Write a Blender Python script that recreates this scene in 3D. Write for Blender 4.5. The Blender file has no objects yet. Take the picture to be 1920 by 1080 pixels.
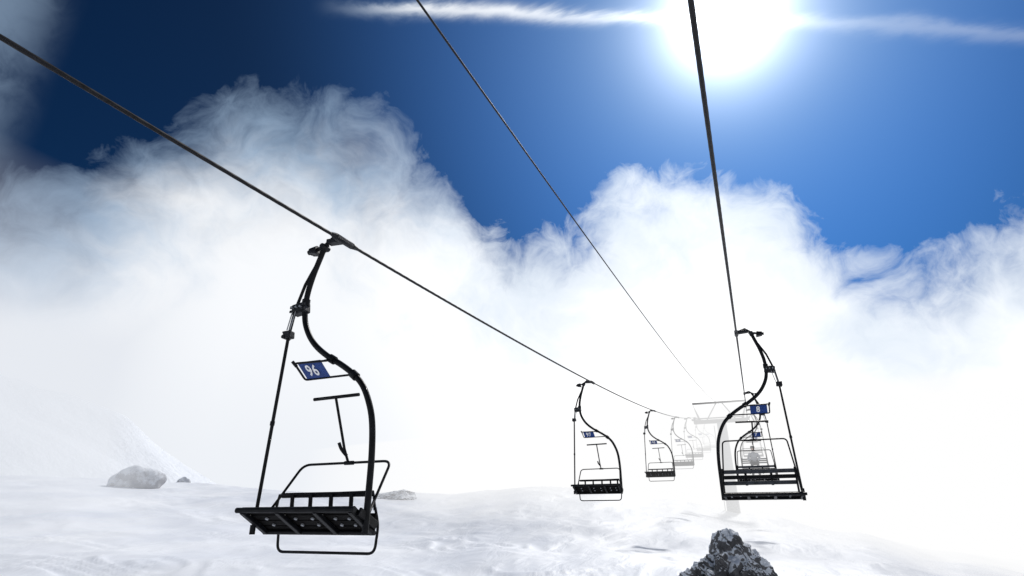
import bpy, bmesh, math, random
from mathutils import Vector, Matrix, noise
random.seed(7)
scene = bpy.context.scene
R = math.radians
HEAD = 21.8            # camera heading, degrees left of the lift line (+Y)

# ---------------------------------------------------------------- helpers
def new_mat(name):
    m = bpy.data.materials.new(name); m.use_nodes = True
    nt = m.node_tree; nt.nodes.clear()
    return m, nt, nt.nodes, nt.links

def principled(name, col, rough=0.5, metal=0.0, spec=0.5, noise_scale=0, noise_amt=0.0, bump=0.0, bump_scale=40):
    m, nt, N, L = new_mat(name)
    o = N.new('ShaderNodeOutputMaterial'); b = N.new('ShaderNodeBsdfPrincipled')
    L.new(b.outputs[0], o.inputs[0])
    b.inputs['Roughness'].default_value = rough
    b.inputs['Metallic'].default_value = metal
    b.inputs['Specular IOR Level'].default_value = spec
    b.inputs['Base Color'].default_value = (*col, 1)
    tc = N.new('ShaderNodeTexCoord')
    if noise_amt > 0:
        n = N.new('ShaderNodeTexNoise'); n.inputs['Scale'].default_value = noise_scale
        n.inputs['Detail'].default_value = 6
        L.new(tc.outputs['Object'], n.inputs['Vector'])
        r = N.new('ShaderNodeValToRGB')
        r.color_ramp.elements[0].position = .35; r.color_ramp.elements[1].position = .7
        r.color_ramp.elements[0].color = (*[c*(1-noise_amt) for c in col], 1)
        r.color_ramp.elements[1].color = (*[min(1, c*(1+noise_amt)) for c in col], 1)
        L.new(n.outputs['Fac'], r.inputs[0]); L.new(r.outputs[0], b.inputs['Base Color'])
    if bump > 0:
        n2 = N.new('ShaderNodeTexNoise'); n2.inputs['Scale'].default_value = bump_scale; n2.inputs['Detail'].default_value = 5
        L.new(tc.outputs['Object'], n2.inputs['Vector'])
        bp = N.new('ShaderNodeBump'); bp.inputs['Strength'].default_value = bump; bp.inputs['Distance'].default_value = .02
        L.new(n2.outputs['Fac'], bp.inputs['Height']); L.new(bp.outputs[0], b.inputs['Normal'])
    return m

M_paint = principled('black_paint', (.005, .0055, .007), .45, 0, .13, 14, .5, .15, 60)
M_steel = principled('dark_steel', (.012, .013, .016), .5, .2, .22, 20, .5, .2, 80)
M_galv  = principled('galvanised_steel', (.24, .25, .27), .5, .5, .5, 8, .25)
M_wood  = principled('dark_slats', (.004, .0035, .0035), .7, 0, .07, 9, .5, .3, 50)
M_slat  = principled('worn_slats', (.04, .045, .055), .5, 0, .35, 9, .5, .3, 50)
M_blue  = principled('blue_enamel', (.008, .04, .19), .35, 0, .3, 8, .15)
M_white = principled('white_lettering', (.8, .8, .8), .5)
M_cable = principled('wire_rope_steel', (.007, .007, .009), .55, .1, .22, 30, .5)
M_wire = principled('thin_wire_steel', (.010, .010, .012), .6, .15, .25)
M_jacket = principled('jacket_cloth', (.42, .43, .45), .8, 0, .3, 12, .15)
M_skin  = principled('skin', (.5, .3, .22), .55)
M_lips  = principled('lips',(.4,.15,.13),.5)
M_helm  = principled('helmet_plastic', (.02, .02, .022), .3)

class MB:
    def __init__(s): s.v=[]; s.f=[]; s.m=[]; s.mats=[]
    def mi(s, mat):
        if mat not in s.mats: s.mats.append(mat)
        return s.mats.index(mat)
    def tube(s, pts, rad, mat, seg=12, flat=None, cap=True):
        mi = s.mi(mat); pts=[Vector(p) for p in pts]; n=len(pts)
        if not isinstance(rad,(list,tuple)): rad=[rad]*n
        base=len(s.v); up=None
        for i,p in enumerate(pts):
            t=(pts[min(i+1,n-1)]-pts[max(i-1,0)]).normalized()
            if up is None:
                a = Vector((0,1,0)) if abs(t.y)<.9 else Vector((1,0,0))
                up=(a-t*a.dot(t)).normalized()
            else: up=(up-t*up.dot(t)).normalized()
            sd=t.cross(up)
            for k in range(seg):
                an=2*math.pi*k/seg
                s.v.append(p+up*math.cos(an)*rad[i]+sd*math.sin(an)*rad[i])
        for i in range(n-1):
            for k in range(seg):
                a=base+i*seg+k; b=base+i*seg+(k+1)%seg
                s.f.append((a,b,b+seg,a+seg)); s.m.append(mi)
        if cap:
            s.f.append(tuple(base+k for k in range(seg))[::-1]); s.m.append(mi)
            s.f.append(tuple(base+(n-1)*seg+k for k in range(seg))); s.m.append(mi)
    def box(s, c, ax, ay, az, mat, bev=0.12):
        mi=s.mi(mat); c=Vector(c); ax,ay,az=Vector(ax),Vector(ay),Vector(az)
        bm=bmesh.new(); bmesh.ops.create_cube(bm,size=2)
        mn=min(ax.length,ay.length,az.length)
        for v in bm.verts: v.co=Vector((v.co.x*ax.length,v.co.y*ay.length,v.co.z*az.length))
        bmesh.ops.bevel(bm,geom=bm.edges[:],offset=mn*bev*2,segments=1,affect='EDGES')
        A,B,C=ax.normalized(),ay.normalized(),az.normalized()
        base=len(s.v)
        bm.verts.index_update()
        for v in bm.verts: s.v.append(c+A*v.co.x+B*v.co.y+C*v.co.z)
        for f in bm.faces: s.f.append(tuple(base+v.index for v in f.verts)); s.m.append(mi)
        bm.free()
    def mesh(s, name, smooth=True, mirror=False):
        me=bpy.data.meshes.new(name)
        vs=[(-v.x,v.y,v.z) if mirror else tuple(v) for v in s.v]
        me.from_pydata(vs,[],s.f)
        for m in s.mats: me.materials.append(m)
        for p,mi in zip(me.polygons,s.m): p.material_index=mi; p.use_smooth=smooth
        bm=bmesh.new(); bm.from_mesh(me); bmesh.ops.recalc_face_normals(bm,faces=bm.faces[:]); bm.to_mesh(me); bm.free()
        if smooth:
            try: me.set_sharp_from_angle(angle=R(40))
            except Exception: pass
        return me

def add(name, me, parent=None, loc=(0,0,0)):
    o=bpy.data.objects.new(name, me); scene.collection.objects.link(o); o.location=loc
    if parent: o.parent=parent
    return o

def smooth_path(pts, sub=8):
    P=[Vector(p) for p in pts]; out=[]
    for i in range(len(P)-1):
        p0=P[max(i-1,0)];p1=P[i];p2=P[i+1];p3=P[min(i+2,len(P)-1)]
        for k in range(sub):
            t=k/sub
            out.append(.5*((2*p1)+(-p0+p2)*t+(2*p0-5*p1+4*p2-p3)*t*t+(-p0+3*p1-3*p2+p3)*t**3))
    out.append(P[-1]); return out

def round_path(pts, r=.06, k=5):
    P=[Vector(p) for p in pts]; out=[]; n=len(P)
    for i in range(n):
        if i in (0,n-1): out.append(P[i]); continue
        a=P[i-1]; b=P[i]; c=P[(i+1)%n]
        d1=(a-b); d2=(c-b); rr=min(r,d1.length*.45,d2.length*.45)
        s=b+d1.normalized()*rr; e=b+d2.normalized()*rr
        for j in range(k+1):
            t=j/k; out.append(s*(1-t)**2+b*2*t*(1-t)+e*t*t)
    return out

# ---------------------------------------------------------------- lift chair
ZG=2.73
def L3(u,s,Z): return Vector((u,s,Z-ZG))
def chair_meshes(mirror):
    out={}
    b=MB()
    arm=[(-.235,2.735),(-.27,2.62),(-.345,2.38),(-.385,2.15),(-.37,1.92),(-.29,1.74),(-.17,1.60),(0,1.475),(.14,1.395),(.28,1.30),(.41,1.18),(.50,1.02),(.56,.83),(.588,.55),(.592,.22),(.592,-.08)]
    pth=smooth_path([L3(u,0,z) for u,z in arm],8)
    b.tube(pth,.0285,M_paint,14)
    for i in (26,58,74):
        p=pth[i]; t=(pth[i+1]-pth[i-1]).normalized()
        b.tube([p-t*.035,p+t*.035],.041,M_paint,14)
    b.tube([pth[1]-(pth[4]-pth[1])*.2,pth[6]],.036,M_steel,14)
    out['hanger_arm']=b
    b=MB()
    b.tube([L3(-.275,.0,2.60),L3(-.43,.0,2.30),L3(-.51,0,2.04),L3(-.55,0,1.75),L3(-.605,0,.11),L3(-.615,0,-.09)],.0165,M_paint,10)
    b.tube([L3(-.615,0,-.10),L3(-.617,0,-.02)],.025,M_paint,10)
    b.box(L3(-.44,0,2.03),(.085,0,.012),(0,.05,0),(-.008,0,.055),M_steel)
    b.box(L3(-.44,-.055,2.05),(.09,0,.012),(0,.008,0),(0,0,.014),M_steel)
    b.box(L3(-.44,-.055,2.005),(.09,0,.012),(0,.008,0),(0,0,.012),M_steel)
    for du in (-.05,.0,.05):
        b.tube([L3(-.44+du,-.05,2.03),L3(-.44+du,-.085,2.03)],.011,M_galv,8)
    b.box(L3(-.55,0,1.765),(.048,0,.0),(0,.04,0),(-.004,0,.038),M_steel)
    b.tube([L3(-.60,-.03,1.79),L3(-.50,-.03,1.79)],.012,M_steel,8)
    b.tube([L3(-.58,-.05,1.74),L3(-.58,.05,1.74)],.02,M_steel,10)
    b.tube([L3(-.50,-.05,1.99),L3(-.535,-.05,1.80)],.006,M_galv,6)
    b.tube([L3(-.46,-.05,1.99),L3(-.50,-.05,1.80)],.006,M_galv,6)
    b.tube([L3(-.580,0,.9),L3(-.5815,0,.86)],.022,M_paint,10)
    out['outer_pole']=b
    b=MB()
    b.box(L3(0,0,2.73),(.032,0,0),(0,.15,.007),(0,0,.035),M_steel,.3)
    b.tube([L3(0,-.21,2.72),L3(0,-.14,2.725)],[.018,.034],M_steel,10)
    b.tube([L3(0,.14,2.738),L3(0,.24,2.745)],[.034,.018],M_steel,10)
    b.box(L3(-.10,0,2.745),(.10,0,-.006),(0,.045,0),(0,0,.024),M_steel)
    b.tube([L3(-.02,0,2.76),L3(-.15,0,2.80),L3(-.24,0,2.73)],.016,M_steel,8)
    b.tube([L3(-.20,0,2.72),L3(-.36,0,2.69)],.02,M_steel,12)
    b.tube([L3(-.33,0,2.695),L3(-.42,0,2.68)],.042,M_paint,14)
    b.tube([L3(-.41,0,2.68),L3(-.45,0,2.675)],.026,M_paint,12)
    b.box(L3(-.37,0,2.655),(.05,0,-.008),(0,.05,0),(0,0,.016),M_steel)
    b.tube([L3(-.24,-.055,2.70),L3(-.24,.055,2.70)],.03,M_steel,12)
    out['cable_grip']=b
    # seat
    b=MB()
    if mirror: n0=Vector((0,-.17,.015)); n1=Vector((0,.19,-.03))
    else: n0=Vector((0,-.17,.118)); n1=Vector((0,.17,-.06))
    d=(n1-n0); dl=d.length; dn=d.normalized(); nn=Vector((1,0,0)).cross(dn)
    if nn.z<0: nn=-nn
    for i in range(4):
        c=n0+dn*(dl*(i+.5)/4)
        b.box(L3(-.02,0,0)+Vector((0,c.y,c.z)),(.602,0,0),dn*(dl/8-.008),nn*.014,M_wood)
    e=n0-nn*.022
    b.tube([L3(-.655,0,0)+Vector((0,e.y,e.z)),L3(.60,0,0)+Vector((0,e.y,e.z))],.024,M_paint,10)
    e=n1-nn*.03-dn*.01
    b.tube([L3(-.62,0,0)+Vector((0,e.y,e.z)),L3(.585,0,0)+Vector((0,e.y,e.z))],.021,M_paint,10)
    for u in (-.59,-.2,.2,.56):
        c=(n0+n1)/2-nn*.034
        b.box(L3(u,0,0)+Vector((0,c.y,c.z)),(.022,0,0),dn*dl*.49,nn*.018,M_paint)
    for u in (-.42,-.1,.08,.32,.46):
        for t in (.38,.66):
            if random.random()<.75:
                c=n0+dn*dl*t-nn*.017
                p=L3(u,0,0)+Vector((0,c.y,c.z))
                b.tube([p,p-nn*.012],.015,M_galv,10)
    for u in (-.62,.592):
        b.box(L3(u,.02,.03),(.012,0,0),(0,.13,-.055 if not mirror else -.02),(0,.02,.03),M_paint)
    out['seat']=b
    # backrest
    b=MB()
    if mirror:
        for z,m_ in ((.19,M_slat),(.285,M_paint),(.375,M_slat)):
            b.box(L3(0,.20+z*.12,z),(.56,0,0),(0,.011,-.002),(0,.004,.03),m_)
        for u in (-.57,.57):
            b.tube([L3(u,.17,-.02),L3(u,.20,.12),L3(u,.25,.43)],.016,M_paint,8)
        for u in (-.2,.2):
            b.box(L3(u,.245,.28),(.02,0,0),(0,.008,0),(0,.012,.13),M_paint)
    else:
        b.box(L3(-.01,.205,.235),(.51,0,0),(0,.01,-.002),(0,.004,.022),M_paint)
        b.tube([L3(-.56,.19,.10),L3(-.55,.20,.235),L3(.50,.20,.25),L3(.54,.19,.10)],.014,M_paint,8)
        for u in (-.38,-.17,.06,.28,.46):
            b.box(L3(u,.195,.13),(.019,0,0),(0,.008,0),(.004,-.015,.11),M_paint)
        b.box(L3(0,.20,.04),(.55,0,0),(0,.011,0),(0,.004,.036),M_wood)
    out['backrest']=b
    # safety bar raised, with footrest T
    b=MB()
    if mirror:
        loop=round_path([L3(-.60,.02,.02),L3(-.585,.10,.30),L3(-.53,.33,.90),L3(.50,.33,.90),L3(.55,.10,.30),L3(.58,.02,.02)],.07,6)
        q=(.33,.90,.32,.97,.26,1.20)
    else:
        loop=round_path([L3(-.59,.10,.05),L3(-.56,.17,.16),L3(-.55,.475,.535),L3(.48,.475,.54),L3(.53,.17,.16),L3(.575,.06,.08)],.09,6)
        q=(.475,.537,.40,.66,.20,1.13)
    b.tube(loop,.0125,M_paint,10)
    b.tube([L3(-.01,q[0],q[1]),L3(-.015,q[2],q[3]),L3(-.03,q[4],q[5])],.0135,M_paint,10)
    b.tube([L3(-.29,q[4],q[5]-.005),L3(.24,q[4],q[5]+.005)],.0165,M_paint,10)
    b.tube([L3(-.20,q[4]-.02,q[5]-.005),L3(-.07,q[4]-.02,q[5]-.003)],.006,M_steel,8)
    if not mirror:
        b.tube(smooth_path([L3(-.01,.44,.60),L3(-.05,.40,.66),L3(-.065,.37,.72)],4),.017,M_paint,8)
    b.tube([L3(-.05,q[0],q[1]),L3(.05,q[0],q[1])],.02,M_paint,10)
    out['safety_bar']=b
    if not mirror:
        b=MB()
        lo=round_path([L3(-.555,.19,.10),L3(-.56,.26,-.02),L3(-.555,.28,-.25),L3(.51,.28,-.25),L3(.54,.26,-.02),L3(.54,.19,.12)],.07,6)
        b.tube(lo,.0125,M_paint,10)
        out['guard_loop']=b
    b=MB()
    fr=[L3(.05,-.09,1.415),L3(-.335,-.09,1.425),L3(-.33,.085,1.30),L3(.26,.085,1.305)]
    b.tube(round_path(fr,.03,3),.011,M_paint,8)
    b.tube([L3(.02,-.09,1.417),L3(.02,.02,1.46)],.011,M_paint,8)
    b.tube([L3(.25,.085,1.305),L3(.27,.01,1.31)],.013,M_paint,8)
    b.tube([L3(-.345,-.11,1.44),L3(-.33,-.06,1.40)],.016,M_paint,8)
    c=(L3(-.165,-.0025,1.3625)); up=Vector((0,-.177,.125)); 
    b.box(c+Vector((0,.0,.004)),(.135,0,0),up*.5,Vector((0,.006,.008))*.5,M_blue,.05)
    out['number_plate']=b
    return {k:v.mesh(k+('_r' if mirror else ''),True,mirror) for k,v in out.items()}
CH={False:chair_meshes(False),True:chair_meshes(True)}

def zline(s): return 2.5+.048*s+.00127*s*s if s<50 else 8.075+.13*(s-50)
XL=-3.62; XM=-1.66
def xr(s): return .045+.0068*max(s,-12)
def chair(s, left, num, yaw=0):
    x=XL if left else xr(s)
    e=bpy.data.objects.new('ski_lift_chair',None); scene.collection.objects.link(e)
    e.location=(x,s,zline(s)); e.rotation_euler=(0,0,R(yaw)); e.empty_display_size=.3
    for k,me in CH[not left].items(): add(k,me,e)
    if num:
        cu=bpy.data.curves.new('plate_number','FONT'); cu.body=num; cu.size=.185; cu.align_x='CENTER'; cu.align_y='CENTER'
        cu.extrude=.001; cu.offset=.0036; cu.space_character=1.12; cu.materials.append(M_white)
        t=bpy.data.objects.new('plate_number',cu); scene.collection.objects.link(t); t.parent=e
        up=Vector((0,-.177,.125)).normalized(); X=Vector((1,0,0)); Nn=X.cross(up)
        u=-.165 if left else .165
        m=Matrix((X*.66,(up*1.0+X*.02),Nn)).transposed().to_4x4()
        m.translation=L3(u-.01,-.0025,1.3625)+Nn*.0075
        t.matrix_local=m
    return e
chair(4.3,True,'96'); chair(14.9,True,'97'); chair(26.4,True,'98'); chair(36.5,True,'99'); chair(45,True,'')
chair(56,True,''); chair(67,True,'')
chair(10.6,False,'8'); chair(20.8,False,'7'); rider_chair=chair(31.5,False,'6'); chair(43,False,'5')

# ---------------------------------------------------------------- ropes
def rope(name, xf, z_of, s0, s1, rad, fine_to, mat, lobes=6, pitch=.16):
    v=[];f=[];seg=24 if fine_to>s0 else 16
    s=s0; rings=[]
    while s<s1:
        rings.append(s); s+= .014 if -1<s<fine_to else (.15 if s<fine_to+15 else 1.0)
    rings.append(s1)
    for i,s in enumerate(rings):
        far=not(-1<=s<=fine_to)
        for k in range(seg):
            a=2*math.pi*k/seg
            r=rad*(1 if far else (1+.09*abs(math.cos(lobes*.5*(a-2*math.pi*s/(pitch*6)))) -.03))
            v.append((xf(s)+math.cos(a)*r, s, z_of(s)+math.sin(a)*r))
    n=len(rings)
    for i in range(n-1):
        for k in range(seg):
            a=i*seg+k;b=i*seg+(k+1)%seg
            f.append((a,a+seg,b+seg,b))
    me=bpy.data.meshes.new(name); me.from_pydata(v,[],f); me.materials.append(mat)
    for p in me.polygons: p.use_smooth=True
    return add(name,me)
rope('haul_cable',lambda s:XL,zline,-12,140,.0165,12,M_cable)
rope('haul_cable',xr,zline,-12,140,.0165,12,M_cable)
rope('signal_cable',lambda s:XM,lambda s:3.12+.075*s+.0009*s*s if s<50 else 9.1+.13*(s-50),-12,140,.0085,-20,M_wire)

# ---------------------------------------------------------------- tower
def tower(s):
    b=MB(); e=bpy.data.objects.new('lift_tower',None); scene.collection.objects.link(e)
    XC=(XL+xr(s))/2; e.location=(XC,s,0)
    zt=zline(s)
    b.tube([(0,0,-2.5),(0,0,0),(0,0,zt-.55)],[.55,.5,.36],M_galv,20)
    b.tube([(0,0,-.6),(0,0,-.1)],.75,M_galv,20)
    for k in range(16): b.tube([(-.6,-.12,.3+.45*k),(-.6,.12,.3+.45*k)],.02,M_galv,6)
    b.tube([(-.6,-.12,0),(-.6,-.12,7.3)],.025,M_galv,6); b.tube([(-.6,.12,0),(-.6,.12,7.3)],.025,M_galv,6)
    add('column',b.mesh('column'),e)
    b=MB()
    hw=(xr(s)-XL)/2
    b.box((0,0,zt-.42),(hw+.15,0,0),(0,.16,0),(0,0,.15),M_steel)
    b.tube([(-hw+.35,0,zt-.3),(-hw-.1,0,zt+1.1),(hw+.1,0,zt+1.1),(hw-.35,0,zt-.3)],.09,M_steel,8)
    b.tube([(-hw+.9,0,zt-.3),(-.2,0,zt+1.1)],.045,M_steel,8)
    b.tube([(hw-.9,0,zt-.3),(.2,0,zt+1.1)],.045,M_steel,8)
    b.box((0,-.35,zt-.2),(hw-.2,0,0),(0,.2,0),(0,0,.02),M_steel)
    add('crossarm',b.mesh('crossarm'),e)
    b=MB()
    for sx in (-1,1):
        x=sx*hw
        b.box((x+sx*.16,0,zt-.24),(.03,0,0),(0,1.5,.2),(0,0,.07),M_steel)
        for k in range(6):
            y=-1.25+.5*k; z=zline(s+y)-.19
            b.tube([(x-.05,y,z),(x+.05,y,z)],.17,M_steel,20)
            b.tube([(x-.06,y,z),(x+.18,y,z)],.03,M_galv,8)
    add('sheave_train',b.mesh('sheave_train'),e)
tower(50)

# ---------------------------------------------------------------- rider
def rider(parent):
    e=bpy.data.objects.new('seated_skier',None); scene.collection.objects.link(e)
    e.location=(xr(31.5),31.5,zline(31.5)-ZG+.06)
    J={}
    pts=[];ed=[];rad=[]
    def j(n,p,r,par=None):
        J[n]=len(pts); pts.append(Vector(p)); rad.append(r)
        if par is not None: ed.append((J[par],J[n]))
    j('pel',(0,.06,.10),.17); j('waist',(0,.08,.26),.15,'pel'); j('chest',(0,.09,.46),.18,'waist'); j('neckb',(0,.08,.60),.09,'chest'); j('neck',(0,.06,.68),.06,'neckb')
    for sx,n in ((-1,'l'),(1,'r')):
        j('sh'+n,(sx*.18,.08,.54),.085,'chest'); j('el'+n,(sx*.27,-.02,.30),.06,'sh'+n); j('wr'+n,(sx*.15,-.22,.20),.042,'el'+n)
        j('hip'+n,(sx*.10,.0,.08),.10,'pel'); j('kn'+n,(sx*.13,-.42,.08),.075,'hip'+n); j('an'+n,(sx*.14,-.47,-.36),.055,'kn'+n)
        j('heel'+n,(sx*.14,-.47,-.45),.065,'an'+n); j('toe'+n,(sx*.16,-.67,-.47),.055,'heel'+n)
    me=bpy.data.meshes.new('body'); me.from_pydata(pts,ed,[])
    o=add('body',me,e)
    me.materials.append(M_jacket)
    m=o.modifiers.new('Skin','SKIN')
    for i,sv in enumerate(me.skin_vertices[0].data): sv.radius=(rad[i],rad[i]*.85); sv.use_root=(i==0)
    o.modifiers.new('Sub','SUBSURF').levels=2; o.modifiers['Sub'].render_levels=2; m.use_smooth_shade=True
    b=MB()
    def ell(c,r,mat,nu=16,nv=12):
        c=Vector(c); base=len(b.v); mi=b.mi(mat)
        for i in range(nv+1):
            th=math.pi*i/nv
            for k in range(nu):
                a=2*math.pi*k/nu
                b.v.append(c+Vector((r[0]*math.sin(th)*math.cos(a),r[1]*math.sin(th)*math.sin(a),r[2]*math.cos(th))))
        for i in range(nv):
            for k in range(nu):
                q=base+i*nu+k; w=base+i*nu+(k+1)%nu
                b.f.append((q,w,w+nu,q+nu)); b.m.append(mi)
    ell((0,.03,.80),(.078,.095,.118),M_skin)
    ell((0,-.07,.785),(.014,.02,.024),M_skin,8,6)
    for sx in(-1,1): ell((sx*.08,.035,.79),(.012,.02,.03),M_skin,8,6)
    ell((0,-.055,.742),(.026,.01,.007),M_lips,8,6)
    ell((0,.05,.845),(.108,.125,.105),M_helm)
    ell((0,-.035,.815),(.075,.045,.032),M_helm)
    add('head',b.mesh('head'),e)
    b2=MB()
    for sx in(-1,1):
        w=Vector((sx*.15,-.22,.20))
        b2.box(w+Vector((-sx*.02,-.06,-.01)),(.042,0,0),(0,.055,-.01),(0,.003,.018),M_helm,.4)
        for q in range(4):
            p=w+Vector((-sx*.02+(q-1.5)*.021,-.11,-.015))
            b2.tube([p,p+Vector((0,-.04-.005*(q in(1,2)),-.012)),p+Vector((0,-.055,-.045))],[.011,.010,.008],M_helm,8)
        p=w+Vector((-sx*.055,-.045,-.01)); b2.tube([p,p+Vector((-sx*.035,-.03,0)),p+Vector((-sx*.04,-.06,-.01))],[.013,.012,.009],M_helm,8)
    add('gloves',b2.mesh('gloves'),e)
rider(rider_chair)
nt=M_jacket.node_tree; N=nt.nodes; L=nt.links
bs=[n for n in N if n.type=='BSDF_PRINCIPLED'][0]; src=bs.inputs['Base Color'].links[0].from_socket
tc=N.new('ShaderNodeTexCoord'); sp=N.new('ShaderNodeSeparateXYZ'); L.new(tc.outputs['Object'],sp.inputs[0])
lt=N.new('ShaderNodeMath'); lt.operation='LESS_THAN'; lt.inputs[1].default_value=.17; L.new(sp.outputs['Z'],lt.inputs[0])
mx=N.new('ShaderNodeMix'); mx.data_type='RGBA'; mx.inputs['B'].default_value=(.05,.05,.06,1)
L.new(lt.outputs[0],mx.inputs['Factor']); L.new(src,mx.inputs['A']); L.new(mx.outputs['Result'],bs.inputs['Base Color'])

# ---------------------------------------------------------------- terrain
TAB=[(-180,.0),(-90,.05),(-60,.056),(-45,.053),(-36,.054),(-28,.05),(-20,.047),(-12,.042),(-6,.042),(-2,.050),(1,.054),(7,.0495),(14.3,.030),(21,.009),(28.8,-.0145),(35,-.045),(40,-.062),(60,-.1),(90,-.05),(180,0)]
def interp(t,x):
    for (a,p),(b,q) in zip(t,t[1:]):
        if x<=b:
            k=(x-a)/(b-a); k=k*k*(3-2*k); return p+(q-p)*k
    return t[-1][1]
def sst(a,b,x):
    t=max(0,min(1,(x-a)/(b-a))); return t*t*(3-2*t)
def ground(X,Y,fine=True):
    r=math.hypot(X,Y); az=math.degrees(math.atan2(X,Y))+HEAD
    if az<-180: az+=360
    if az>180: az-=360
    T=interp(TAB,az)
    rc=50
    zc=T*rc
    if r<rc: z=-1.72+(zc+1.72)*sst(8,rc+8,r)/sst(8,rc+8,rc)
    else: z=zc-(r-rc)*.02-((min(r,250)-rc)**2)*.0002
    p=Vector((X,Y,0))
    z+=.38*noise.noise(p*.09+Vector((3,1,0)))*min(1,r/15)
    if fine and r<160:
        z+=.16*noise.noise(Vector((X*.35,Y*.35,4)))
        q=Vector((X*.55+Y*.25,Y*.95-X*.35,9)); wz=noise.noise(q*.5)*1.5
        ph=(q.y*.8+wz*2.4)%1.0
        saw=(ph/.72 if ph<.72 else (1-ph)/.28)
        am=max(0,noise.noise(Vector((X*.22,Y*.22,30)))+.12)
        z+=.14*saw*saw*am*min(1,r/10)
        w=noise.noise(Vector((X*.9+Y*.35,Y*.55-X*.2,9)))
        z+=.03*(1-abs(w)*2)*min(1,r/6)
    return z
azs=[]; a=-180.
while a<180:
    azs.append(a); a+= .3 if -52<=a<48 else 4
rs=[0.6]
while rs[-1]<3000: 
    r=rs[-1]; rs.append(r*(1.009 if 14<r<65 else 1.09))
v=[];f=[]
for r in rs:
    for a in azs:
        t=R(a-HEAD); X=r*math.sin(t);Y=r*math.cos(t); v.append((X,Y,ground(X,Y)))
na=len(azs)
for i in range(len(rs)-1):
    for k in range(na):
        p=i*na+k;q=i*na+(k+1)%na; f.append((p,q,q+na,p+na))
v.append((0,0,ground(0,0))); c=len(v)-1
for k in range(na): f.append((c,(k+1)%na,k))
M_snow,nt,N,L=new_mat('snow')
o=N.new('ShaderNodeOutputMaterial'); b=N.new('ShaderNodeBsdfPrincipled'); L.new(b.outputs[0],o.inputs[0])
b.inputs['Roughness'].default_value=.5; b.inputs['Specular IOR Level'].default_value=.35
tc=N.new('ShaderNodeTexCoord'); mp=N.new('ShaderNodeMapping'); mp.inputs['Scale'].default_value=(1,.45,1); mp.inputs['Rotation'].default_value=(0,0,.9)
L.new(tc.outputs['Object'],mp.inputs[0])
n=N.new('ShaderNodeTexNoise'); n.inputs['Scale'].default_value=.35; n.inputs['Detail'].default_value=7; n.inputs['Roughness'].default_value=.55
L.new(mp.outputs[0],n.inputs['Vector'])
cr=N.new('ShaderNodeValToRGB'); cr.color_ramp.elements[0].position=.3; cr.color_ramp.elements[1].position=.66
cr.color_ramp.elements[0].color=(.69,.72,.79,1); cr.color_ramp.elements[1].color=(.85,.865,.90,1)
L.new(n.outputs['Fac'],cr.inputs[0]); L.new(cr.outputs[0],b.inputs['Base Color'])
n2=N.new('ShaderNodeTexNoise'); n2.inputs['Scale'].default_value=1.2; n2.inputs['Detail'].default_value=8; n2.inputs['Roughness'].default_value=.5; n2.inputs['Distortion'].default_value=.8
L.new(mp.outputs[0],n2.inputs['Vector'])
bp=N.new('ShaderNodeBump'); bp.inputs['Strength'].default_value=.65; bp.inputs['Distance'].default_value=.13
L.new(n2.outputs['Fac'],bp.inputs['Height']); L.new(bp.outputs[0],b.inputs['Normal'])
me=bpy.data.meshes.new('snow_ground'); me.from_pydata(v,[],f); me.materials.append(M_snow)
for p in me.polygons: p.use_smooth=True
bm=bmesh.new(); bm.from_mesh(me); bmesh.ops.recalc_face_normals(bm,faces=bm.faces[:]); bm.to_mesh(me); bm.free()
if me.polygons[0].normal.z<0: me.flip_normals()
add('snow_ground',me)

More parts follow.
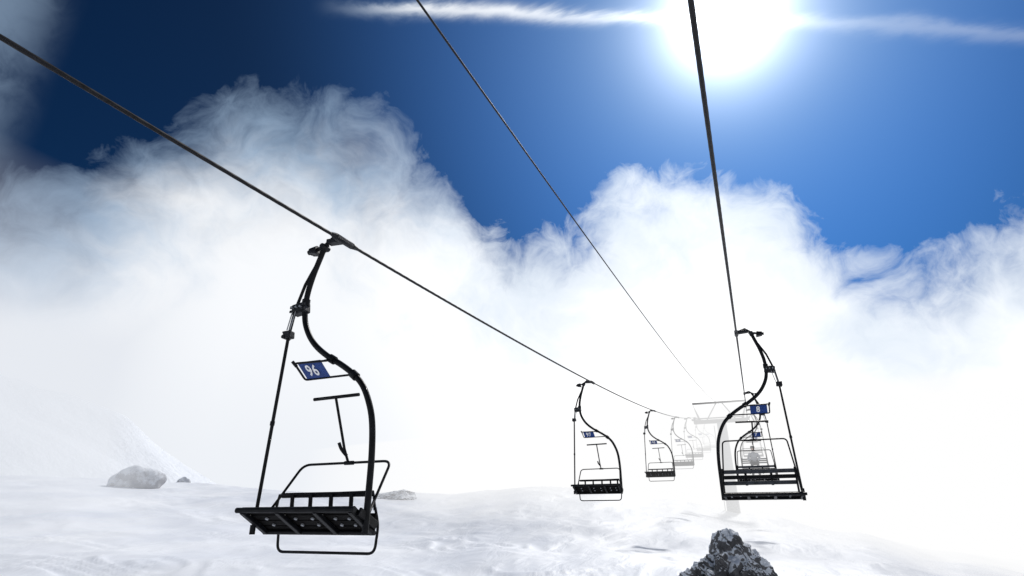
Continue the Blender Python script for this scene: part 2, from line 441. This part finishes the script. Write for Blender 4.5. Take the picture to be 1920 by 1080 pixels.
# rocks
def rock_mat(name, snow_t, lo=.05, hi=.3, bump=.8, soft=.12):
    m,nt,N,L=new_mat(name)
    o=N.new('ShaderNodeOutputMaterial'); b=N.new('ShaderNodeBsdfPrincipled'); L.new(b.outputs[0],o.inputs[0]); b.inputs['Roughness'].default_value=.85
    tc=N.new('ShaderNodeTexCoord')
    n=N.new('ShaderNodeTexNoise'); n.inputs['Scale'].default_value=3; n.inputs['Detail'].default_value=9; n.inputs['Roughness'].default_value=.65; L.new(tc.outputs['Object'],n.inputs['Vector'])
    cr=N.new('ShaderNodeValToRGB'); cr.color_ramp.elements[0].position=.35; cr.color_ramp.elements[1].position=.68
    cr.color_ramp.elements[0].color=(lo,lo,lo*1.1,1); cr.color_ramp.elements[1].color=(hi,hi,hi*1.03,1)
    L.new(n.outputs['Fac'],cr.inputs[0])
    g=N.new('ShaderNodeNewGeometry'); sp=N.new('ShaderNodeSeparateXYZ'); L.new(g.outputs['Normal'],sp.inputs[0])
    n2=N.new('ShaderNodeTexNoise'); n2.inputs['Scale'].default_value=2.6; n2.inputs['Detail'].default_value=9; n2.inputs['Roughness'].default_value=.7; L.new(tc.outputs['Object'],n2.inputs['Vector'])
    ma=N.new('ShaderNodeMath'); ma.operation='MULTIPLY_ADD'; ma.inputs[1].default_value=3.0; L.new(n2.outputs['Fac'],ma.inputs[0]); L.new(sp.outputs['Z'],ma.inputs[2])
    mr=N.new('ShaderNodeMapRange'); mr.inputs['From Min'].default_value=snow_t; mr.inputs['From Max'].default_value=snow_t+soft; L.new(ma.outputs[0],mr.inputs[0])
    mx=N.new('ShaderNodeMix'); mx.data_type='RGBA'; mx.inputs['B'].default_value=(.74,.77,.82,1)
    L.new(mr.outputs[0],mx.inputs['Factor']); L.new(cr.outputs[0],mx.inputs['A']); L.new(mx.outputs['Result'],b.inputs['Base Color'])
    n3=N.new('ShaderNodeTexNoise'); n3.inputs['Scale'].default_value=5; n3.inputs['Detail'].default_value=9; n3.inputs['Roughness'].default_value=.65; L.new(tc.outputs['Object'],n3.inputs['Vector'])
    bp=N.new('ShaderNodeBump'); bp.inputs['Strength'].default_value=bump; bp.inputs['Distance'].default_value=.1; L.new(n3.outputs['Fac'],bp.inputs['Height']); L.new(bp.outputs[0],b.inputs['Normal'])
    return m
M_rock=rock_mat('rock_with_snow',1.82,.025,.16,.9); M_rock2=rock_mat('rock_snow_covered',1.3,.26,.40,.2,.9)
def rock(name, az, r, size, mat, seed, sink=.3, lobes=5, angular=True):
    t=R(az-HEAD); X=r*math.sin(t);Y=r*math.cos(t)
    rnd=random.Random(seed)
    V=[];F=[]
    parts=[(Vector((0,0,0)),.9)]+[(Vector((rnd.uniform(-.85,.85),rnd.uniform(-.7,.3),rnd.uniform(-.6,-.05))),rnd.uniform(.35,.65)) for _ in range(lobes)]
    for c,sc in parts:
        bm=bmesh.new()
        off=Vector((rnd.random()*50,rnd.random()*50,0))
        if angular:
            for _ in range(18):
                p=Vector((rnd.gauss(0,1),rnd.gauss(0,1),rnd.gauss(0,1))).normalized()*rnd.uniform(.75,1.05)
                bm.verts.new(p)
            h=bmesh.ops.convex_hull(bm,input=bm.verts[:])
            for g in set(list(h['geom_interior'])+list(h['geom_unused'])):
                if isinstance(g,bmesh.types.BMVert) and g.is_valid and not g.link_faces: bm.verts.remove(g)
            bmesh.ops.triangulate(bm,faces=bm.faces[:])
            for _ in range(5):
                if len(bm.faces)<9000: bmesh.ops.subdivide_edges(bm,edges=bm.edges[:],cuts=1,use_grid_fill=True)
        else: bmesh.ops.create_icosphere(bm,subdivisions=5,radius=1)
        bm.verts.index_update()
        base=len(V)
        for vv in bm.verts:
            p=vv.co.copy()
            if angular:
                dd=1+.2*noise.noise(p*1.5+off)+.12*noise.noise(p*4+off)+.06*noise.noise(p*9+off)
                lz=(p.z*.7+.8*p.x+.6*noise.noise(p*1.3+off))*3.0; fr=lz-math.floor(lz)
                dd-=.07*max(0,1-abs(fr-.5)*6)
            else: dd=1+.28*noise.noise(p*1.2+off)+.07*noise.noise(p*3+off)
            q=c+p*dd*sc*.85
            V.append((q.x*size[0],q.y*size[1],q.z*size[2]))
        for fc_ in bm.faces: F.append(tuple(base+x.index for x in fc_.verts))
        bm.free()
    me=bpy.data.meshes.new(name); me.from_pydata(V,[],F); me.materials.append(mat)
    for p in me.polygons: p.use_smooth=True
    if angular:
        try: me.set_sharp_from_angle(angle=R(30))
        except Exception: pass
    o=add(name,me,None,(X,Y,ground(X,Y)+size[2]*(.35-sink))); o.rotation_euler=(0,0,R(-(az-HEAD)))
    return o
rock('rock_outcrop',18.7,17.6,(1.18,1.1,1.3),M_rock,34,sink=.16,lobes=13)
rock('snowy_boulder',-32.1,44,(1.8,1.2,1.35),M_rock2,5,sink=.12,lobes=2,angular=False)
rock('snowy_boulder',-28.7,54,(.8,.6,1.1),M_rock2,9,sink=.3,lobes=1,angular=False)
rock('snowy_boulder',-11.0,43,(2.4,1.3,.8),M_rock2,12,sink=.35,lobes=6)

# mountain slope far left
def mountain(name, az, r, w, h, seed):
    t=R(az-HEAD); cx=r*math.sin(t); cy=r*math.cos(t)
    n=140; v=[];f=[]
    for i in range(n):
        for k in range(n):
            x=(i/(n-1)-.5)*2; y=(k/(n-1)-.5)*2
            d=math.hypot(x,y); base=max(0,1-d)
            rid=0;amp=.5;fr=1.6
            for o in range(6):
                rid+=amp*(1-abs(noise.noise(Vector((x*fr+seed,y*fr,seed))))*2); amp*=.5; fr*=2
            v.append((cx+x*w,cy+y*w,-14+h*base**.9*(.75+.45*rid)))
    for i in range(n-1):
        for k in range(n-1): f.append((i*n+k,(i+1)*n+k,(i+1)*n+k+1,i*n+k+1))
    me=bpy.data.meshes.new(name); me.from_pydata(v,[],f); me.materials.append(M_rock3)
    for p in me.polygons: p.use_smooth=True
    add(name,me)
M_rock3=rock_mat('mountain_rock_snow',1.6,.1,.3)
for nd in M_rock3.node_tree.nodes:
    if nd.type=='TEX_NOISE': nd.inputs['Scale'].default_value*=.02
    if nd.type=='BUMP': nd.inputs['Distance'].default_value=1.5
mountain('snowy_mountain',-63,175,140,72,4.2)

# ---------------------------------------------------------------- fog volumes (glowing, light-absorbing mist)
def fog(name, verts_top, bottom, sigma, col):
    rows=len(verts_top); cols=len(verts_top[0]); v=[];f=[]
    for r_ in verts_top: v+=r_
    nb=len(v)
    for r_ in verts_top: v+=[(x,y,bottom) for x,y,z in r_]
    for i in range(rows-1):
        for k in range(cols-1):
            a=i*cols+k; f.append((a,a+1,a+cols+1,a+cols)); f.append((nb+a,nb+a+cols,nb+a+cols+1,nb+a+1))
    for k in range(cols-1):
        f.append((k,nb+k,nb+k+1,k+1)); a=(rows-1)*cols+k; f.append((a,a+1,nb+a+1,nb+a))
    for i in range(rows-1):
        a=i*cols; f.append((a,a+cols,nb+a+cols,nb+a)); a=i*cols+cols-1; f.append((a,nb+a,nb+a+cols,a+cols))
    me=bpy.data.meshes.new(name); me.from_pydata(v,[],f)
    bm=bmesh.new(); bm.from_mesh(me); bmesh.ops.recalc_face_normals(bm,faces=bm.faces[:]); bm.to_mesh(me); bm.free()
    m,nt,N,L=new_mat(name+'_mist'); o=N.new('ShaderNodeOutputMaterial')
    ab=N.new('ShaderNodeVolumeAbsorption'); ab.inputs['Color'].default_value=(0,0,0,1); ab.inputs['Density'].default_value=sigma
    em=N.new('ShaderNodeEmission'); em.inputs['Color'].default_value=(*col,1); em.inputs['Strength'].default_value=sigma
    ad=N.new('ShaderNodeAddShader'); L.new(ab.outputs[0],ad.inputs[0]); L.new(em.outputs[0],ad.inputs[1]); L.new(ad.outputs[0],o.inputs['Volume'])
    me.materials.append(m); return add(name,me)
rows=[]
for Y in (26,45,80,140,260):
    rows.append([(X,Y+ (0 if X>-12 else (-X-12)*.6),5.0+.17*(Y-26)+.6*math.sin(X*.13)) for X in (-34,-26,-18,-10,-2,6,14,30,60,120,220)])
fog('fog_bank',rows,-60,.048,(1.0,1.0,1.0))
rows=[]
for k in range(8):
    t=k/7
    row=[]
    for X in (-14,-24,-36,-55,-85,-140,-230,-400):
        y1=12+(-X-14)*.62; y0=-120
        Y=y0+(y1-y0)*t
        row.append((X,Y,4+.22*math.hypot(X,Y)))
    rows.append(row)
fog('slope_mist',rows,-70,.021,(.80,.83,.885))

# ---------------------------------------------------------------- world
SUN_AZ=R(26.8-HEAD); SUN_EL=R(44.9)
sd=Vector((math.sin(SUN_AZ)*math.cos(SUN_EL),math.cos(SUN_AZ)*math.cos(SUN_EL),math.sin(SUN_EL)))
w=bpy.data.worlds.new('World'); scene.world=w; w.use_nodes=True
nt=w.node_tree; N=nt.nodes; L=nt.links; N.clear()
out=N.new('ShaderNodeOutputWorld'); bg=N.new('ShaderNodeBackground'); bg.inputs['Strength'].default_value=.1
L.new(bg.outputs[0],out.inputs[0])
sky=N.new('ShaderNodeTexSky'); sky.sky_type='NISHITA'; sky.sun_disc=False; sky.sun_elevation=SUN_EL; sky.sun_rotation=SUN_AZ
sky.altitude=2600; sky.air_density=1.0; sky.dust_density=.6; sky.ozone_density=2.0
tc=N.new('ShaderNodeTexCoord'); D=tc.outputs['Generated']
def M(op,a,b=None,c=None,clamp=False):
    n=N.new('ShaderNodeMath'); n.operation=op; n.use_clamp=clamp
    for i,x in enumerate((a,b,c)):
        if x is None: continue
        if isinstance(x,(int,float)): n.inputs[i].default_value=x
        else: L.new(x,n.inputs[i])
    return n.outputs[0]
def SS(x,a,b,lo=0,hi=1):
    n=N.new('ShaderNodeMapRange'); n.interpolation_type='SMOOTHSTEP'; L.new(x,n.inputs[0])
    n.inputs['From Min'].default_value=a; n.inputs['From Max'].default_value=b
    n.inputs['To Min'].default_value=lo; n.inputs['To Max'].default_value=hi; return n.outputs[0]
def NZ(scale,detail=8,rough=.55,dist=0,vec=None):
    n=N.new('ShaderNodeTexNoise'); n.inputs['Scale'].default_value=scale; n.inputs['Detail'].default_value=detail
    n.inputs['Roughness'].default_value=rough; n.inputs['Distortion'].default_value=dist; L.new(vec or D,n.inputs['Vector']); return n.outputs['Fac']
def MIX(f,a,b):
    n=N.new('ShaderNodeMix'); n.data_type='RGBA'
    if isinstance(f,(int,float)): n.inputs['Factor'].default_value=f
    else: L.new(f,n.inputs['Factor'])
    for nm,x in (('A',a),('B',b)):
        if isinstance(x,tuple): n.inputs[nm].default_value=(*x,1)
        else: L.new(x,n.inputs[nm])
    return n.outputs['Result']
def VS(v,s):
    n=N.new('ShaderNodeVectorMath'); n.operation='SCALE'
    if isinstance(v,tuple): n.inputs[0].default_value=v
    else: L.new(v,n.inputs[0])
    if isinstance(s,(int,float)): n.inputs['Scale'].default_value=s
    else: L.new(s,n.inputs['Scale'])
    return n.outputs[0]
def VA(a,b):
    n=N.new('ShaderNodeVectorMath'); n.operation='ADD'; L.new(a,n.inputs[0]); L.new(b,n.inputs[1]); return n.outputs[0]
sp=N.new('ShaderNodeSeparateXYZ'); L.new(D,sp.inputs[0])
az=M('MULTIPLY',M('ARCTAN2',sp.outputs[0],sp.outputs[1]),180/math.pi)
el=M('MULTIPLY',M('ARCSINE',sp.outputs[2]),180/math.pi)
pts=[(-46.7,22.0),(-40.7,26.8),(-33.5,34.3),(-26,38.0),(-16.7,37.2),(-11.4,34.9),(-5.6,30.7),(-3.6,28.0),(1,25.8),(6,26.2),(10.3,29.5),(14.6,31.2),(20.4,30.9),(25.6,29.3),(28.3,27.2),(30.4,23.4),(34,19.4),(39,18.6),(42.8,20.3),(47,21)]
lo,hi=-75,30
fc=N.new('ShaderNodeFloatCurve'); cv=fc.mapping.curves[0]
P=[((a-HEAD-lo)/(hi-lo),e/60) for a,e in pts]
cv.points[0].location=(0,P[0][1]*.95); cv.points[1].location=(1,P[-1][1])
for p in P: cv.points.new(*p)
fc.mapping.update()
L.new(M('DIVIDE',M('SUBTRACT',az,lo),hi-lo,clamp=True),fc.inputs['Value'])
edge=M('MULTIPLY',fc.outputs[0],60)
below=M('SUBTRACT',edge,el)              # degrees below the cloud tops
wn=N.new('ShaderNodeTexNoise'); wn.inputs['Scale'].default_value=7; wn.inputs['Detail'].default_value=3; L.new(D,wn.inputs['Vector'])
wv=VA(D,VS(wn.outputs['Color'],.12))
n1=NZ(4.5,6,.55,.3,wv); n2_=NZ(13,10,.62,.5,wv)
nn=M('ADD',M('MULTIPLY',M('SUBTRACT',n1,.5),11),M('MULTIPLY',M('SUBTRACT',n2_,.5),11))
dens=M('ADD',below,nn)
soft=SS(az,-20-HEAD,0-HEAD)              # left part wispier
wid=M('MULTIPLY_ADD',soft,-11,18)
alpha0=M('DIVIDE',M('ADD',dens,2.0),wid,clamp=True)
alpha=M('MULTIPLY',alpha0,M('SUBTRACT',2,alpha0))
c2=M('MULTIPLY',SS(az,-45-HEAD,-51-HEAD),SS(NZ(6,7,.6,.5,wv),.36,.66)); c2=M('MULTIPLY',c2,.4)
d1=Vector((-.5,.5938,.836)).normalized(); d2=Vector((-.0328,.7884,.8187)).normalized(); nv=d1.cross(d2).normalized()
dp=N.new('ShaderNodeVectorMath'); dp.operation='DOT_PRODUCT'; L.new(D,dp.inputs[0]); dp.inputs[1].default_value=nv
mp=N.new('ShaderNodeMapping'); mp.vector_type='POINT'; mp.inputs['Scale'].default_value=(2.5,16,16); L.new(D,mp.inputs[0])
nz=NZ(1.0,6,.6,.4,mp.outputs[0])
dd=M('ADD',dp.outputs['Value'],M('MULTIPLY',M('SUBTRACT',nz,.5),.045))
ci=M('POWER',2.718,M('MULTIPLY',M('MULTIPLY',dd,dd),-1/(2*.007**2)))
ci=M('MULTIPLY',ci,M('MULTIPLY',M('MULTIPLY',SS(az,-48,-34),SS(az,20,-2,.3,1)),SS(nz,.25,.6,.45,.8)))
a_all=M('SUBTRACT',1,M('MULTIPLY',M('SUBTRACT',1,alpha),M('MULTIPLY',M('SUBTRACT',1,c2),M('SUBTRACT',1,ci))))
# cloud colour
deep=SS(M('ADD',below,M('MULTIPLY',M('SUBTRACT',NZ(5,6,.6,.3,wv),.5),34)),-2,18)
ccol=MIX(deep,(4.0,5.5,7.4),(9.5,9.7,10.0))
rightw=SS(az,-42,-20)
ccol2=MIX(rightw,ccol,MIX(deep,(8.0,8.7,9.6),(12,12,12)))
ccol2=MIX(ci,ccol2,(11.,11.,11.))
lowl=M('MULTIPLY',SS(az,-14,-46),SS(el,20,3)); ccol3=MIX(M('MULTIPLY',lowl,.9),ccol2,(8.5,8.8,9.3))
# sun angle
ds=N.new('ShaderNodeVectorMath'); ds.operation='DOT_PRODUCT'; L.new(D,ds.inputs[0]); ds.inputs[1].default_value=sd
th=M('MULTIPLY',M('ARCCOSINE',M('MINIMUM',ds.outputs['Value'],.999999)),180/math.pi)
gm=N.new('ShaderNodeGamma'); gm.inputs['Gamma'].default_value=1.35; L.new(sky.outputs[0],gm.inputs[0])
tint=N.new('ShaderNodeVectorMath'); tint.operation='MULTIPLY'; L.new(gm.outputs[0],tint.inputs[0]); tint.inputs[1].default_value=(.15,.45,.64)
deepsky=VS(tint.outputs[0],SS(th,12,44,1.0,.22))
allc=MIX(a_all,deepsky,ccol3)
g1=M('MULTIPLY',M('POWER',2.718,M('MULTIPLY',th,-1/2.2)),68)
g2=M('MULTIPLY',M('POWER',2.718,M('MULTIPLY',th,-1/8.5)),6.8)
res=VA(VA(allc,VS((1,1,1),g1)),VS((.62,.84,1),g2))
L.new(res,bg.inputs['Color'])

# sun (veiled by thin haze, so its shadows are soft)
sl=bpy.data.lights.new('sun','SUN'); sl.energy=3.4; sl.angle=R(4); sl.color=(1,.97,.92)
so=bpy.data.objects.new('sun',sl); scene.collection.objects.link(so); so.rotation_euler=sd.to_track_quat('Z','Y').to_euler(); so.location=sd*50

# camera
cd=bpy.data.cameras.new('camera'); cd.lens=20; cd.sensor_width=36; cd.clip_start=.05; cd.clip_end=6000
co=bpy.data.objects.new('camera',cd); scene.collection.objects.link(co); co.rotation_euler=(R(90+22.4),0,R(HEAD)); scene.camera=co
scene.view_settings.view_transform='Standard'; scene.view_settings.look='None'; scene.view_settings.exposure=0
